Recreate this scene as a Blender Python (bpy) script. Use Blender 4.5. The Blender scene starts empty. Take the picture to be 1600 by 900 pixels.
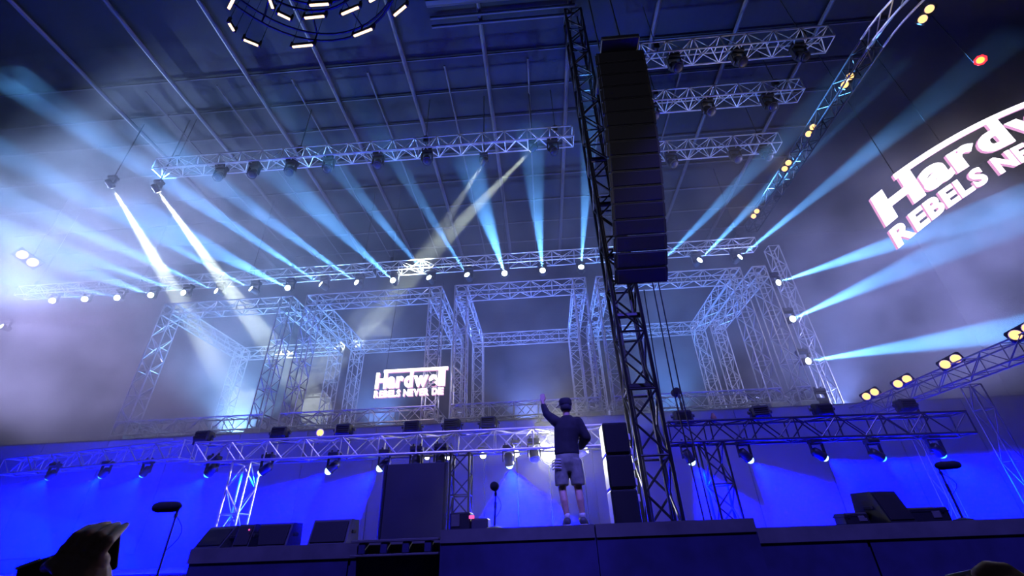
import bpy, bmesh, math, random
from mathutils import Vector, Matrix, Quaternion
random.seed(7)
scene = bpy.context.scene
col = scene.collection

# ------------------------------------------------------------------ camera
F_PX, CX, CY, EYE = 690.0, 800.0, 450.0, 1.8
_y, _p, _r = math.radians(3.0), math.radians(30.1), math.radians(2.1)
_F = Vector((-math.sin(_y)*math.cos(_p), math.cos(_y)*math.cos(_p), math.sin(_p)))
_R0 = Vector((math.cos(_y), math.sin(_y), 0.0)); _U0 = _R0.cross(_F)
_R = math.cos(_r)*_R0 - math.sin(_r)*_U0
_U = math.sin(_r)*_R0 + math.cos(_r)*_U0
CAM = Vector((0, 0, EYE))
cam_data = bpy.data.cameras.new('camera'); cam = bpy.data.objects.new('camera', cam_data); col.objects.link(cam)
cam_data.sensor_width = 36.0; cam_data.lens = F_PX*36.0/1600.0; cam_data.clip_start = 0.05; cam_data.clip_end = 300
m3 = Matrix((_R, _U, -_F)).transposed()
cam.matrix_world = Matrix.Translation(CAM) @ m3.to_4x4()
scene.camera = cam

def ray(x, y): return _F + _R*((x-CX)/F_PX) - _U*((y-CY)/F_PX)
def at(x, y, Y):                       # point of the photo's pixel at depth Y
    v = ray(x, y); return CAM + v*(Y/v.y)
def atz(x, y, z):                      # point of the photo's pixel at height z
    v = ray(x, y); return CAM + v*((z-EYE)/v.z)

# ------------------------------------------------------------------ world, exposure
world = bpy.data.worlds.new('night'); scene.world = world; world.use_nodes = True
bg = world.node_tree.nodes['Background']
bg.inputs[0].default_value = (0.10, 0.11, 0.26, 1); bg.inputs[1].default_value = 0.05
scene.view_settings.view_transform = 'Standard'; scene.view_settings.look = 'None'
scene.view_settings.exposure = 0.0; scene.view_settings.gamma = 1.0
scene.cycles.max_bounces = 4; scene.cycles.volume_bounces = 0
scene.cycles.diffuse_bounces = 1; scene.cycles.glossy_bounces = 1
scene.cycles.transparent_max_bounces = 8
scene.cycles.volume_step_rate = 4.0
scene.cycles.volume_max_steps = 64
scene.cycles.use_denoising = True
HAZE = True

def spot(name, loc, aim, watts, color, deg, blend=0.25, radius=0.05, parent=None):
    l = bpy.data.lights.new(name, 'SPOT'); l.energy = watts; l.color = color
    l.spot_size = math.radians(deg); l.spot_blend = blend; l.shadow_soft_size = radius
    o = bpy.data.objects.new(name, l); col.objects.link(o)
    loc = Vector(loc); d = (Vector(aim)-loc).normalized()
    o.rotation_euler = d.to_track_quat('-Z', 'Y').to_euler()
    if parent is not None:
        o.parent = parent; o.location = loc - parent.location
    else: o.location = loc
    return o

# ------------------------------------------------------------------ materials
def mat(name, color, rough=0.6, metal=0.0, var=0.12, scale=6.0, bump=0.0):
    m = bpy.data.materials.new(name); m.use_nodes = True
    nt = m.node_tree; b = nt.nodes['Principled BSDF']
    b.inputs['Roughness'].default_value = rough; b.inputs['Metallic'].default_value = metal
    tc = nt.nodes.new('ShaderNodeTexCoord'); n = nt.nodes.new('ShaderNodeTexNoise')
    n.inputs['Scale'].default_value = scale; n.inputs['Detail'].default_value = 4
    nt.links.new(tc.outputs['Object'], n.inputs['Vector'])
    r = nt.nodes.new('ShaderNodeValToRGB')
    c = Vector(color[:3])
    r.color_ramp.elements[0].color = (*(c*(1-var)), 1); r.color_ramp.elements[1].color = (*(c*(1+var)), 1)
    r.color_ramp.elements[0].position = 0.3; r.color_ramp.elements[1].position = 0.7
    nt.links.new(n.outputs['Fac'], r.inputs['Fac']); nt.links.new(r.outputs['Color'], b.inputs['Base Color'])
    if bump:
        bp = nt.nodes.new('ShaderNodeBump'); bp.inputs['Strength'].default_value = bump
        nt.links.new(n.outputs['Fac'], bp.inputs['Height']); nt.links.new(bp.outputs['Normal'], b.inputs['Normal'])
    return m
def glow(name, color, strength):
    m = bpy.data.materials.new(name); m.use_nodes = True
    nt = m.node_tree; nt.nodes.remove(nt.nodes['Principled BSDF'])
    e = nt.nodes.new('ShaderNodeEmission'); e.inputs[0].default_value = (*color, 1); e.inputs[1].default_value = strength
    nt.links.new(e.outputs[0], nt.nodes['Material Output'].inputs['Surface'])
    m.cycles.emission_sampling = 'NONE'
    return m
M = dict(
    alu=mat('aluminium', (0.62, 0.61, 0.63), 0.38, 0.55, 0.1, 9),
    dim_alu=mat('dimmed_aluminium', (0.17, 0.17, 0.19), 0.5, 0.4, 0.15, 9),  # haze put into the colour: aluminium darkened to look faint
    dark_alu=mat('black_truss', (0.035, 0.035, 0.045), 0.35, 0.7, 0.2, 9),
    black=mat('black_housing', (0.009, 0.009, 0.013), 0.5, 0, 0.2, 12),
    rubber=mat('black_rubber', (0.018, 0.018, 0.02), 0.8, 0, 0.2, 20),
    grille=mat('speaker_grille', (0.004, 0.004, 0.008), 0.7, 0.2, 0.3, 60, 0.2),
    foam=mat('mic_foam', (0.01, 0.01, 0.012), 0.95, 0, 0.3, 80, 0.4),
    deck=mat('stage_ply', (0.05, 0.05, 0.055), 0.55, 0, 0.25, 2.5),
    lip=mat('stage_lip', (0.085, 0.08, 0.085), 0.7, 0, 0.2, 3.0),
    skirt=mat('stage_skirt', (0.018, 0.016, 0.075), 0.9, 0, 0.25, 3.0, 0.2),  # navy holds the blue light spill, put into the cloth colour
    ground=mat('ground', (0.03, 0.03, 0.03), 0.9, 0, 0.2, 1.0),
    riser=mat('riser_cloth', (0.22, 0.22, 0.26), 0.8, 0, 0.08, 0.8),
    drape=mat('black_drape', (0.010, 0.010, 0.018), 0.9, 0, 0.2, 0.6),
    screen=mat('dark_panel', (0.035, 0.033, 0.05), 0.5, 0, 0.1, 2.0),
    roof=mat('roof_sheet', (0.006, 0.006, 0.010), 0.7, 0, 0.25, 0.5),
    beam=mat('roof_beam', (0.075, 0.068, 0.08), 0.5, 0.3, 0.2, 4.0),
    skin=mat('skin', (0.50, 0.30, 0.22), 0.5, 0, 0.12, 12),
    shirt=mat('dark_shirt', (0.016, 0.016, 0.02), 0.85, 0, 0.2, 14, 0.2),
    cap=mat('dark_cap', (0.02, 0.02, 0.026), 0.8, 0, 0.2, 20),
    shorts=mat('shorts_cloth', (0.22, 0.23, 0.17), 0.85, 0, 0.35, 10, 0.2),
    stripe=mat('pale_print', (0.6, 0.6, 0.55), 0.8, 0, 0.05, 10),
    shoe=mat('dark_shoe', (0.05, 0.05, 0.06), 0.6, 0, 0.2, 15),
    sole=mat('pale_sole', (0.5, 0.5, 0.5), 0.6, 0, 0.05, 15),
    sock=mat('pale_sock', (0.55, 0.55, 0.55), 0.8, 0, 0.05, 15),
    brown=mat('case_brown', (0.3, 0.14, 0.08), 0.7, 0, 0.2, 10),
    phone=mat('phone_black', (0.01, 0.01, 0.012), 0.3, 0, 0.1, 10),
    pale=mat('pale_plastic', (0.75, 0.75, 0.75), 0.35, 0, 0.05, 10),
    cable=mat('cable_black', (0.008, 0.008, 0.01), 0.7, 0, 0.1, 10),
    l_cool=glow('lens_cool', (0.80, 0.95, 1.0), 14),
    l_warm=glow('lens_warm', (1.0, 0.98, 0.86), 14),
    l_blue=glow('lens_blue', (0.08, 0.62, 1.0), 3.0),
    l_bluew=glow('lens_blue_white', (0.45, 0.85, 1.0), 5.0),
    l_white=glow('lens_white', (1.0, 1.0, 0.94), 40),
    l_amber=glow('lens_amber', (1.0, 0.52, 0.15), 2.6),
    l_red=glow('lens_red', (1.0, 0.02, 0.03), 3.0),
    l_redcore=glow('lens_red_core', (1.0, 0.35, 0.05), 3.0),
    l_bar=glow('led_bar', (1.0, 0.66, 0.38), 3.2),
    sign=glow('sign_face', (1.0, 0.90, 0.98), 4.0),
    sign_side=glow('sign_side', (1.0, 0.45, 0.85), 0.85),
    l_mag=glow('led_magenta', (1.0, 0.1, 0.4), 1.5),
)

# ------------------------------------------------------------------ mesh helpers
_tmp = bpy.data.scenes.new('workshop')
def bake(ob):                       # evaluated mesh of one object, worked out in a scratch scene
    _tmp.collection.objects.link(ob); vl = _tmp.view_layers[0]; vl.update()
    me = bpy.data.meshes.new_from_object(ob.evaluated_get(vl.depsgraph))
    bpy.data.objects.remove(ob); return me
class MB:
    def __init__(s): s.v = []; s.f = []
    def add(s, vs, fs):
        o = len(s.v); s.v += [tuple(x) for x in vs]; s.f += [tuple(i+o for i in f) for f in fs]; return s
    def box(s, c, d, mtx=None):
        vs = [Vector((sx*d[0]/2, sy*d[1]/2, sz*d[2]/2)) for sx in (-1, 1) for sy in (-1, 1) for sz in (-1, 1)]
        if mtx is not None: vs = [mtx @ v for v in vs]
        c = Vector(c); vs = [v+c for v in vs]
        return s.add(vs, [(0,1,3,2),(4,6,7,5),(0,4,5,1),(2,3,7,6),(0,2,6,4),(1,5,7,3)])
    def cbox(s, c, d, b, mtx=None):     # box with chamfered edges
        hx, hy, hz = d[0]/2, d[1]/2, d[2]/2; bm = bmesh.new()
        for sx in (-1, 1):
            for sy in (-1, 1):
                for sz in (-1, 1):
                    for p in ((hx-b, hy-b, hz), (hx-b, hy, hz-b), (hx, hy-b, hz-b)):
                        v = Vector((sx*p[0], sy*p[1], sz*p[2]))
                        if mtx is not None: v = mtx @ v
                        bm.verts.new(v+Vector(c))
        r = bmesh.ops.convex_hull(bm, input=bm.verts[:])
        bm.verts.index_update()
        s.add([v.co for v in bm.verts], [[v.index for v in f.verts] for f in bm.faces]); bm.free(); return s
    def tube(s, a, b, r, n=6, r2=None, cap=True):
        a = Vector(a); b = Vector(b); q = (b-a).to_track_quat('Z', 'Y'); r2 = r if r2 is None else r2
        vs = []
        for i in range(n):
            t = 2*math.pi*i/n; u = Vector((math.cos(t), math.sin(t), 0))
            vs += [a+q@(u*r), b+q@(u*r2)]
        fs = [(2*i, 2*((i+1) % n), 2*((i+1) % n)+1, 2*i+1) for i in range(n)]
        if cap: fs += [tuple(2*i for i in reversed(range(n))), tuple(2*i+1 for i in range(n))]
        return s.add(vs, fs)
    def path(s, pts, r, n=6):
        for a, b in zip(pts[:-1], pts[1:]): s.tube(a, b, r, n)
        return s
    def lathe(s, prof, n=16, q=None, c=(0, 0, 0)):   # prof: (radius, z)
        vs = []; c = Vector(c)
        for r, z in prof:
            for i in range(n):
                t = 2*math.pi*i/n; v = Vector((r*math.cos(t), r*math.sin(t), z))
                if q is not None: v = q @ v
                vs.append(v+c)
        fs = []
        for k in range(len(prof)-1):
            for i in range(n):
                j = (i+1) % n; fs.append((k*n+i, k*n+j, (k+1)*n+j, (k+1)*n+i))
        fs.append(tuple(reversed(range(n)))); fs.append(tuple((len(prof)-1)*n+i for i in range(n)))
        return s.add(vs, fs)
    def mesh(s, name, m, smooth=False):
        me = bpy.data.meshes.new(name); me.from_pydata(s.v, [], s.f); me.materials.append(m)
        if smooth:
            for p in me.polygons: p.use_smooth = len(p.vertices) <= 4
        me.update(); return me
    def build(s, name, m, parent=None, smooth=False, loc=(0, 0, 0)):
        o = bpy.data.objects.new(name, s.mesh(name, m, smooth)); col.objects.link(o)
        o.location = loc; o.parent = parent; return o

_cyl = {}
def rod(name, a, b, r, m, parent, n=6):          # one bar, mesh shared by radius and material
    k = (round(r, 4), m.name, n)
    if k not in _cyl:
        _cyl[k] = MB().tube((0, 0, 0), (0, 0, 1), r, n).mesh(name, m)
    o = bpy.data.objects.new(name, _cyl[k]); col.objects.link(o)
    a = Vector(a); b = Vector(b); d = b-a
    o.location = a; o.rotation_mode = 'QUATERNION'; o.rotation_quaternion = d.to_track_quat('Z', 'Y')
    o.scale = (1, 1, d.length); o.parent = parent; return o
def tag(o, label, cat, group=None, kind=None):
    if label: o['label'] = label
    if cat: o['category'] = cat
    if group: o['group'] = group
    if kind: o['kind'] = kind
    return o
def thing(name, loc, label, cat, group=None):
    o = bpy.data.objects.new(name, None); col.objects.link(o); o.location = loc
    o.empty_display_size = 0.1
    return tag(o, label, cat, group)
def struct(o): o['kind'] = 'structure'; return o
ORD = ['first', 'second', 'third', 'fourth', 'fifth', 'sixth', 'seventh', 'eighth', 'ninth', 'tenth', 'eleventh', 'twelfth',
       'thirteenth', 'fourteenth', 'fifteenth', 'sixteenth', 'seventeenth', 'eighteenth', 'nineteenth', 'twentieth', 'twenty-first']
def nth(i, n, side='left'):
    if i == 0: return 'leftmost' if side == 'left' else 'nearest'
    if i == n-1: return 'rightmost' if side == 'left' else 'farthest'
    return ORD[i]+(' from the left' if side == 'left' else ' from the near end')

# ------------------------------------------------------------------ the setting
STZ = 2.0
def slab(name, x0, x1, y0, y1, z0, z1, m, parent=None):
    return MB().box(((x0+x1)/2, (y0+y1)/2, (z0+z1)/2), (x1-x0, y1-y0, z1-z0)).build(name, m, parent)
g = struct(slab('floor_ground', -60, 60, -20, 40, -0.3, 0.0, M['ground']))
st = struct(slab('floor_stage', -5.3, 14, 7.3, 24, 1.74, 1.88, M['deck']))
wing = struct(slab('floor_wing', -34, -5.3, 9.8, 24, 1.40, 1.52, M['deck']))
struct(slab('wall_wing_skirt', -34, -5.3, 9.8, 9.9, 0.0, 1.40, M['skirt']))
# stage fascia: separate skirt panels between joints
sk = struct(slab('wall_stage_skirt', -5.3, 14, 7.32, 7.36, 0, 1.74, M['skirt']))
for k in range(8):
    x0 = -5.28+k*2.41
    slab('skirt_panel', x0+0.02, x0+2.39, 7.285, 7.32, 0.02, 1.70, M['skirt'], sk)
tr = struct(slab('trim_stage_lip', -5.3, 14, 7.26, 7.30, 1.70, 1.89, M['lip']))
th = tag(slab('stage_thrust', -1.47, 2.75, 6.85, 8.6, 1.88, 1.99, M['deck']), 'low dark platform at the stage front under the standing man', 'platform')
for k in range(2):
    x0 = -1.47+k*2.11
    slab('edge_panel', x0+0.01, x0+2.10, 6.82, 6.85, 1.84, 2.0, M['lip'], th)
for k in range(2): slab('front_panel', -1.46+k*2.11, 0.64+k*2.11, 6.84, 6.88, 0.0, 1.88, M['skirt'], th)
ri = struct(slab('wall_riser', -30, 16, 15.2, 15.4, 1.5, 5.45, M['riser']))
for k in range(19):
    slab('riser_panel', -29.6+k*2.4, -29.6+k*2.4+2.36, 15.16, 15.2, 1.9, 5.4, M['riser'], ri)
struct(slab('floor_riser', -30, 16, 15.2, 24, 5.3, 5.45, M['deck']))
wb = struct(slab('wall_back', -36, 24, 24.0, 24.2, 0, 19, M['drape']))
# roof: sheet, long beams in depth, purlins across
rf = struct(slab('ceiling_roof', -36, 24, -5.0, 24.2, 18.35, 18.5, M['roof']))
for X in (-16.9, -13.8, -10.7, -7.6, -4.4, -1.25, 1.95, 5.1, 8.2, 11.3):
    rod('roof_beam', (X, 5.0, 18.15), (X, 24, 18.15), 0.085, M['beam'], rf, 8)
for X in (-15.2, -12.2, -9.1, -6.0, -2.9, 0.4, 3.5, 6.6):
    rod('roof_rail', (X, 10.5, 18.22), (X, 24, 18.22), 0.035, M['beam'], rf)
for Y in (10.2, 11.7, 13.1, 15.0, 16.9, 18.8, 20.7, 22.6):
    rod('purlin', (-30, Y, 18.25), (14, Y, 18.25), 0.04, M['beam'], rf)
for Y, r in ((7.95, 0.22), (8.55, 0.06), (8.85, 0.06)):
    rod('roof_girder', (-3.0, Y, 18.0), (2.1, Y, 18.0), r, M['beam'], rf, 10)

# ------------------------------------------------------------------ trusses
def truss_lines(A, B, w, bays, up=None, off=0):
    A = Vector(A); B = Vector(B); d = (B-A).normalized()
    up = Vector((0, 0, 1)) if up is None else Vector(up)
    if abs(d.dot(up)) > 0.9: up = Vector((0, 1, 0))
    s = d.cross(up).normalized(); u = s.cross(d).normalized(); h = w/2
    cs = [s*h+u*h, s*h-u*h, -s*h-u*h, -s*h+u*h]
    chords = [(A+c, B+c) for c in cs]; br = []
    L = (B-A).length
    for k in range(4):
        c0, c1 = cs[k], cs[(k+1) % 4]
        for i in range(bays):
            p, q = A+d*(L*i/bays), A+d*(L*(i+1)/bays)
            br.append((p+c0, q+c1) if (i+k+off) % 2 == 0 else (p+c1, q+c0))
            if i % 2 == 0: br.append((p+c0, p+c1))
        br.append((B+c0, B+c1))
    return chords, br
def truss(name, A, B, w, bays, m, label, cat='truss', group=None, r=0.026, rb=0.014):
    A = Vector(A); t = thing(name, A, label, cat, group)
    ch, br = truss_lines(Vector((0, 0, 0)), Vector(B)-A, w, bays)
    for a, b in ch: rod('chord', a, b, r, m, t, 8)
    for a, b in br: rod('brace', a, b, rb, m, t)
    return t
def member(t, nm, A, B, w, bays, m, single, r=0.027, rb=0.015):
    o = t.location; A = Vector(A)-o; B = Vector(B)-o
    ch, br = truss_lines(A, B, w, bays)
    mb = MB()
    for a, b in ch: mb.tube(a, b, r, 6)
    p = mb.build(nm, m, t)
    if single:
        for a, b in br: rod('brace', a, b, rb, m, p)
    else:
        mb = MB()
        for a, b in br: mb.tube(a, b, rb, 5)
        tag(mb.build('lacing', m, p), None, None, None, 'stuff')
    return p

YF, YB, ZB, ZT = 16.0, 21.0, 5.98, 10.98
frames = [(-15.6, -10.42, 'half lost in haze at far left'), (-9.28, -4.02, 'around the small glowing sign'),
          (-2.95, 1.96, 'directly behind the man with the raised arm'), (2.92, 8.22, 'behind the black loudspeaker tower'),
          (9.22, None, 'running into depth beside the light tower')]
for i, (x0, x1, desc) in enumerate(frames):
    t = thing('truss_cube_frame' if x1 else 'truss_gate_frame', ((x0+(x1 or x0))/2, YF, 5.45), ('large silver cube frame of box truss ' if x1 else 'flat silver frame of box truss ')+desc, 'truss frame', 'truss cube frames on the riser')
    w = 0.5; h = w/2; full = True
    XS = (x0, x1) if x1 else (x0,)
    for X in XS:
        member(t, 'post', (X, YF, ZB+h), (X, YF, ZT-h), w, 9, M['alu'], full)
        member(t, 'back_post', (X, YB, ZB+h), (X, YB, ZT-h), w, 9, M['alu'], False)
    for Z in (ZB, ZT):
        if x1: member(t, 'cross_beam', (x0+h, YF, Z), (x1-h, YF, Z), w, 10, M['alu'], full)
        if x1: member(t, 'back_beam', (x0+h, YB, Z), (x1-h, YB, Z), w, 9, M['alu'], False)
        for X in XS: member(t, 'side_beam', (X, YF+h, Z), (X, YB-h, Z), w, 9, M['alu'], False)
    for X in XS:
        for Y in (YF, YB):
            for Z in (ZB, ZT):
                c = Vector((X, Y, Z))-t.location; mb = MB()
                for sx in (-h, h):
                    for sy in (-h, h): mb.tube(c+Vector((sx, sy, -h)), c+Vector((sx, sy, h)), 0.03)
                for sz in (-h, h):
                    for s2 in (-h, h):
                        mb.tube(c+Vector((-h, s2, sz)), c+Vector((h, s2, sz)), 0.03); mb.tube(c+Vector((s2, -h, sz)), c+Vector((s2, h, sz)), 0.03)
                # round bolting rings of the corner block
                for s2 in (-h, h):
                    pts = [c+Vector((0.2*math.cos(a*math.pi/6), s2, 0.2*math.sin(a*math.pi/6))) for a in range(13)]
                    mb.path(pts, 0.02, 5)
                mb.build('corner_block', M['alu'], t)
    for X in XS:
        for Y in (YF, YB): MB().box(Vector((X, Y, 5.58))-t.location, (0.6, 0.6, 0.26)).build('foot_plate', M['alu'], t)

ROWY, ROWZ = 17.5, 13.45
truss('rear_lighting_truss', (-25.5, ROWY, ROWZ), (-7.5, ROWY, ROWZ), 0.5, 34, M['alu'], 'long silver truss high at the back carrying beam lights, left stretch', r=0.026)
truss('rear_lighting_truss', (-7.3, ROWY, ROWZ), (10.4, ROWY, ROWZ), 0.5, 34, M['alu'], 'long silver truss high at the back carrying beam lights, right stretch', r=0.026)
truss('light_tower', (11.1, ROWY, 5.45), (11.1, ROWY, 13.2), 0.45, 14, M['alu'], 'upright silver truss tower with four beam lights at right of the rear truss')
truss('overhead_truss', (-14.8, 12.07, 15.45), (1.95, 12.07, 15.45), 0.55, 38, M['alu'], 'bright silver truss high overhead left of the hanging loudspeakers', r=0.028, rb=0.017)
truss('overhead_truss', (4.0, 9.0, 15.45), (9.9, 8.95, 15.45), 0.55, 14, M['alu'], 'topmost and nearest of three overhead trusses right of the loudspeakers', r=0.028, rb=0.017)
truss('overhead_truss', (4.35, 10.8, 15.45), (9.9, 10.8, 15.45), 0.55, 13, M['alu'], 'middle one of three overhead trusses right of the loudspeakers', r=0.028, rb=0.017)
truss('overhead_truss', (4.9, 13.2, 15.45), (10.2, 13.2, 15.45), 0.55, 12, M['alu'], 'lowest and farthest of three overhead trusses right of the loudspeakers', r=0.028, rb=0.017)
for t in [o for o in list(col.objects) if o.name.split('.')[0] in ('overhead_truss', 'rear_lighting_truss')]:
    L = {'overhead_truss': 16.7, 'overhead_truss.001': 5.9, 'overhead_truss.002': 5.5, 'overhead_truss.003': 5.3, 'rear_lighting_truss': 18, 'rear_lighting_truss.001': 17.7}[t.name]
    for k in range(2 if L < 10 else 4):
        X = 0.6+(L-1.2)*k/((2 if L < 10 else 4)-1); z0 = t.location.z
        rod('hoist_chain', (X, 0, .2), (X, 0, 18.35-z0), 0.014, M['black'], t); MB().cbox((X, 0, .45), (.18, .2, .34), .03).build('hoist_motor', M['black'], t)
FY, FZ = 10.0, 3.76
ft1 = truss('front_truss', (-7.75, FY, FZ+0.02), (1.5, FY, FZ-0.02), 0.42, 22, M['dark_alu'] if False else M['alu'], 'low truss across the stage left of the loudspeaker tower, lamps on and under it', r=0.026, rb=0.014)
ft2 = truss('front_truss', (2.7, FY, FZ-0.02), (8.75, FY, FZ-0.1), 0.42, 14, M['dark_alu'], 'low dark truss across the stage right of the loudspeaker tower', r=0.026, rb=0.014)  # backlit silhouette put into the material: darker metal than the left truss
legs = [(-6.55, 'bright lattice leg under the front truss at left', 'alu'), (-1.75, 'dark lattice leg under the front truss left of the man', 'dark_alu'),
        (3.55, 'dark lattice leg under the right front truss', 'dark_alu')]  # lit leg in bright metal, silhouetted legs in dark: light put into material
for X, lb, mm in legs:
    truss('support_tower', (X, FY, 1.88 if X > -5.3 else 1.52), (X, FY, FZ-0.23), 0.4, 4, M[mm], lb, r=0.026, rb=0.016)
# left hazy wing truss pieces
truss('wing_truss', (-16.5, 13.5, 4.35), (-9.6, 12.0, 4.3), 0.45, 14, M['alu'], 'hazy low truss at far left above the blue lamps')

# loudspeaker tower: black lattice mast up to the roof
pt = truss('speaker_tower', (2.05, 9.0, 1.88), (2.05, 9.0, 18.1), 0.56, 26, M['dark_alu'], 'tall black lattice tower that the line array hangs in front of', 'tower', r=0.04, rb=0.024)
for dx in (-0.17, 0.17): rod('inner_rail', (dx, 0.0, 0), (dx, 0.0, 16.2), 0.03, M['dark_alu'], pt)
MB().cbox((0, 0, 0.06), (1.3, 1.2, 0.12), 0.02).build('base_plate', M['black'], pt)
for k in range(5):
    MB().cbox((0, -0.1, 2.6+k*1.6), (0.62, 0.12, 0.1), 0.02).build('cross_plate', M['dark_alu'], pt)
for dx in (0.62, 0.75):
    o = MB().path([(dx, -0.3, 0.1), (dx-0.03, -0.3, 2.5), (dx+0.02, -0.32, 5.0)], 0.014).build('cable', M['cable'], pt)

# ------------------------------------------------------------------ line array
N = 16
tops = Vector((2.46, 6.55, 12.0))
la = thing('line_array', tops, 'tall black curved line array of stacked loudspeaker cabinets hung high beside the tower', 'loudspeaker')
pos = Vector((0, 0, 0)); ang = math.radians(8)
hcab = 0.36; W = 1.12; D = 0.72
for k in range(N):
    a = math.radians(8 + 32*(k/(N-1))**1.25)      # lean: lower cabinets aim further down and step back
    dn = Vector((0, math.sin(a), -math.cos(a)))   # down along the front face
    bk = Vector((0, math.cos(a), math.sin(a)))    # into the cabinet
    f0 = pos; f1 = pos+dn*(hcab-0.012)
    hw = W/2; vs = []
    for (p, dep, ww, ins) in ((f0, 0, hw, 0), (f0, D, hw*0.82, 0.05), (f1, 0, hw, 0), (f1, D, hw*0.82, -0.05)):
        q = p+bk*dep+dn*ins
        vs += [q+Vector((-ww, 0, 0)), q+Vector((ww, 0, 0))]
    mb = MB().add(vs, [(0,1,5,4),(2,6,7,3),(0,2,3,1),(4,5,7,6),(0,4,6,2),(1,3,7,5)])
    cab = mb.build('speaker_cabinet', M['black'], la)
    g0 = f0-bk*0.015+dn*0.03; mtx = Matrix((Vector((1,0,0)), bk, -dn)).transposed()
    MB().cbox(f0+dn*(hcab/2-0.006)-bk*0.01, (W-0.06, 0.03, hcab-0.05), 0.012, mtx).build('grille', M['grille'], cab)
    for sx in (-1, 1):
        MB().box(f0+dn*(hcab/2)+bk*0.06+Vector((sx*(hw+0.012), 0, 0)), (0.03, 0.05, hcab*0.8), mtx).build('rigging_bar', M['black'], cab)
    pos = pos+dn*hcab
MB().cbox((0, 0.45, 0.12), (0.9, 1.5, 0.14), 0.02).build('fly_bar', M['black'], la)
for dx in (-0.3, 0.3): rod('chain', (dx, 0.5, 0.15), (dx, 0.5, 6.0), 0.02, M['black'], la)
ARR_END = pos+tops
rod('tie_line', pos+Vector((0.1, 0.3, 0)), pos+Vector((0.1, 0.9, -3.6)), 0.012, M['cable'], la)

# ------------------------------------------------------------------ fixtures
def head_parts(t, d, c, s, lensmat, housing, lensr=0.8, dome=0.2):
    """a lamp head at offset c looking along d, of radius s, with its front lens"""
    q = Vector(d).to_track_quat('Z', 'Y')
    prof = [(0.55*s, -1.5*s), (0.85*s, -1.25*s), (0.95*s, -0.5*s), (0.88*s, 0.3*s), (1.0*s, 0.75*s), (1.0*s, 1.0*s)]
    h = MB().lathe(prof, 14, q, c).build('head', housing, t, True)
    MB().lathe([(lensr*s, 1.0*s), (lensr*0.95*s, 1.0*s+0.3*dome*s), (lensr*0.75*s, 1.0*s+0.65*dome*s), (lensr*0.4*s, 1.0*s+0.92*dome*s), (0.05*s, 1.0*s+dome*s)], 14, q, c).build('lens', lensmat, h, True)
    return h
def moving_head(loc, d, s, lensmat, label, group, name='moving_head_lamp', up=1, dome=0.2):
    """loc = centre of head; the base hangs above it (up=1) or stands below (up=-1)"""
    t = thing(name, loc, label, 'stage light', group)
    hz = M['black']; z = up*2.6*s
    MB().cbox((0, 0, z), (2.4*s, 2.0*s, 0.9*s), 0.15*s).build('base', hz, t)
    mb = MB()
    for sx in (-1, 1): mb.cbox((sx*1.2*s, 0, up*0.95*s), (0.25*s, 0.8*s, 2.5*s), 0.06*s)
    mb.cbox((0, 0, up*2.05*s), (2.6*s, 0.8*s, 0.3*s), 0.06*s)
    mb.build('yoke', hz, t)
    mb = MB()
    for sx in (-0.7, 0.7): mb.cbox((sx*s, 0, up*3.3*s), (0.35*s, 0.5*s, 0.6*s), 0.08*s)
    mb.build('clamp', hz, t)
    head_parts(t, d, Vector((0, 0, 0)), s, lensmat, hz, 0.8, dome)
    return t

# beam lights on the rear truss: (x, y) of lamp, (x, y) where its beam points, depth there, watts, angle
COOL = (0.11, 0.40, 1.0)
rows = [((83, 470), (20, 452), 13, .05), ((135, 468), (20, 440), 13, .09), ((186, 466), (60, 436), 13, .12), ((238, 462), (140, 425), 13, .2),
        ((291, 459), (130, 402), 13, .4), ((343, 457), (150, 370), 13, .75), ((397, 454), (200, 345), 13, 1.0), ((452, 451), (330, 390), 12, .7),
        ((506, 447), (180, 230), 11, 1.5), ((561, 444), (380, 315), 12, 1.0), ((616, 440), (520, 350), 12, 1.0), ((673, 437), (545, 285), 12, 1.4),
        ((732, 433), (630, 270), 12, 1.2), ((789, 429), (760, 340), 12, 1.2), ((848, 425), (838, 315), 12, 1.2), ((908, 421), (918, 260), 12, 1.4),
        ((1030, 413), (1180, 262), 12, 1.0), ((1090, 410), (1245, 250), 12, 1.4), ((1152, 405), (1370, 228), 12, 1.6)]
for i, (p, e, Yt, k) in enumerate(rows):
    S = at(*p, ROWY); E_ = at(*e, Yt); d = (E_-S).normalized()
    t = moving_head(S, d, 0.165, M['l_cool'], 'glowing beam light under the rear truss, '+nth(i, len(rows)), 'beam lights along the rear truss')
    spot('beam', S+d*0.2, E_, 190000*k, COOL, 6.5, 0.5, 0.04, t)
tower_l = [((1212, 443), (1420, 372), 12, 1.1), ((1235, 500), (1400, 425), 12, .8), ((1258, 565), (1500, 528), 12, 1.2), ((1286, 628), (1520, 646), 16.6, 1.6)]
for i, (p, e, Yt, k) in enumerate(tower_l):
    S = at(*p, ROWY-0.4); E_ = at(*e, Yt); d = (E_-S).normalized()
    t = moving_head(S, d, 0.16, M['l_cool'], 'beam light on the right light tower, '+['top one', 'second from top', 'third from top', 'bottom one'][i], 'beam lights on the light tower')
    rod('arm', (0, 0, .42), (11.05-S.x, 17.45-S.y, .42), .03, M['black'], t)
    spot('beam', S+d*0.2, E_, 190000*k, COOL, 7.0, 0.5, 0.04, t)
S = at(8, 512, ROWY); t = moving_head(S, Vector((-.3, -1, .1)).normalized(), 0.14, M['l_cool'], 'single small white lamp in the haze at left frame edge', None)
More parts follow.
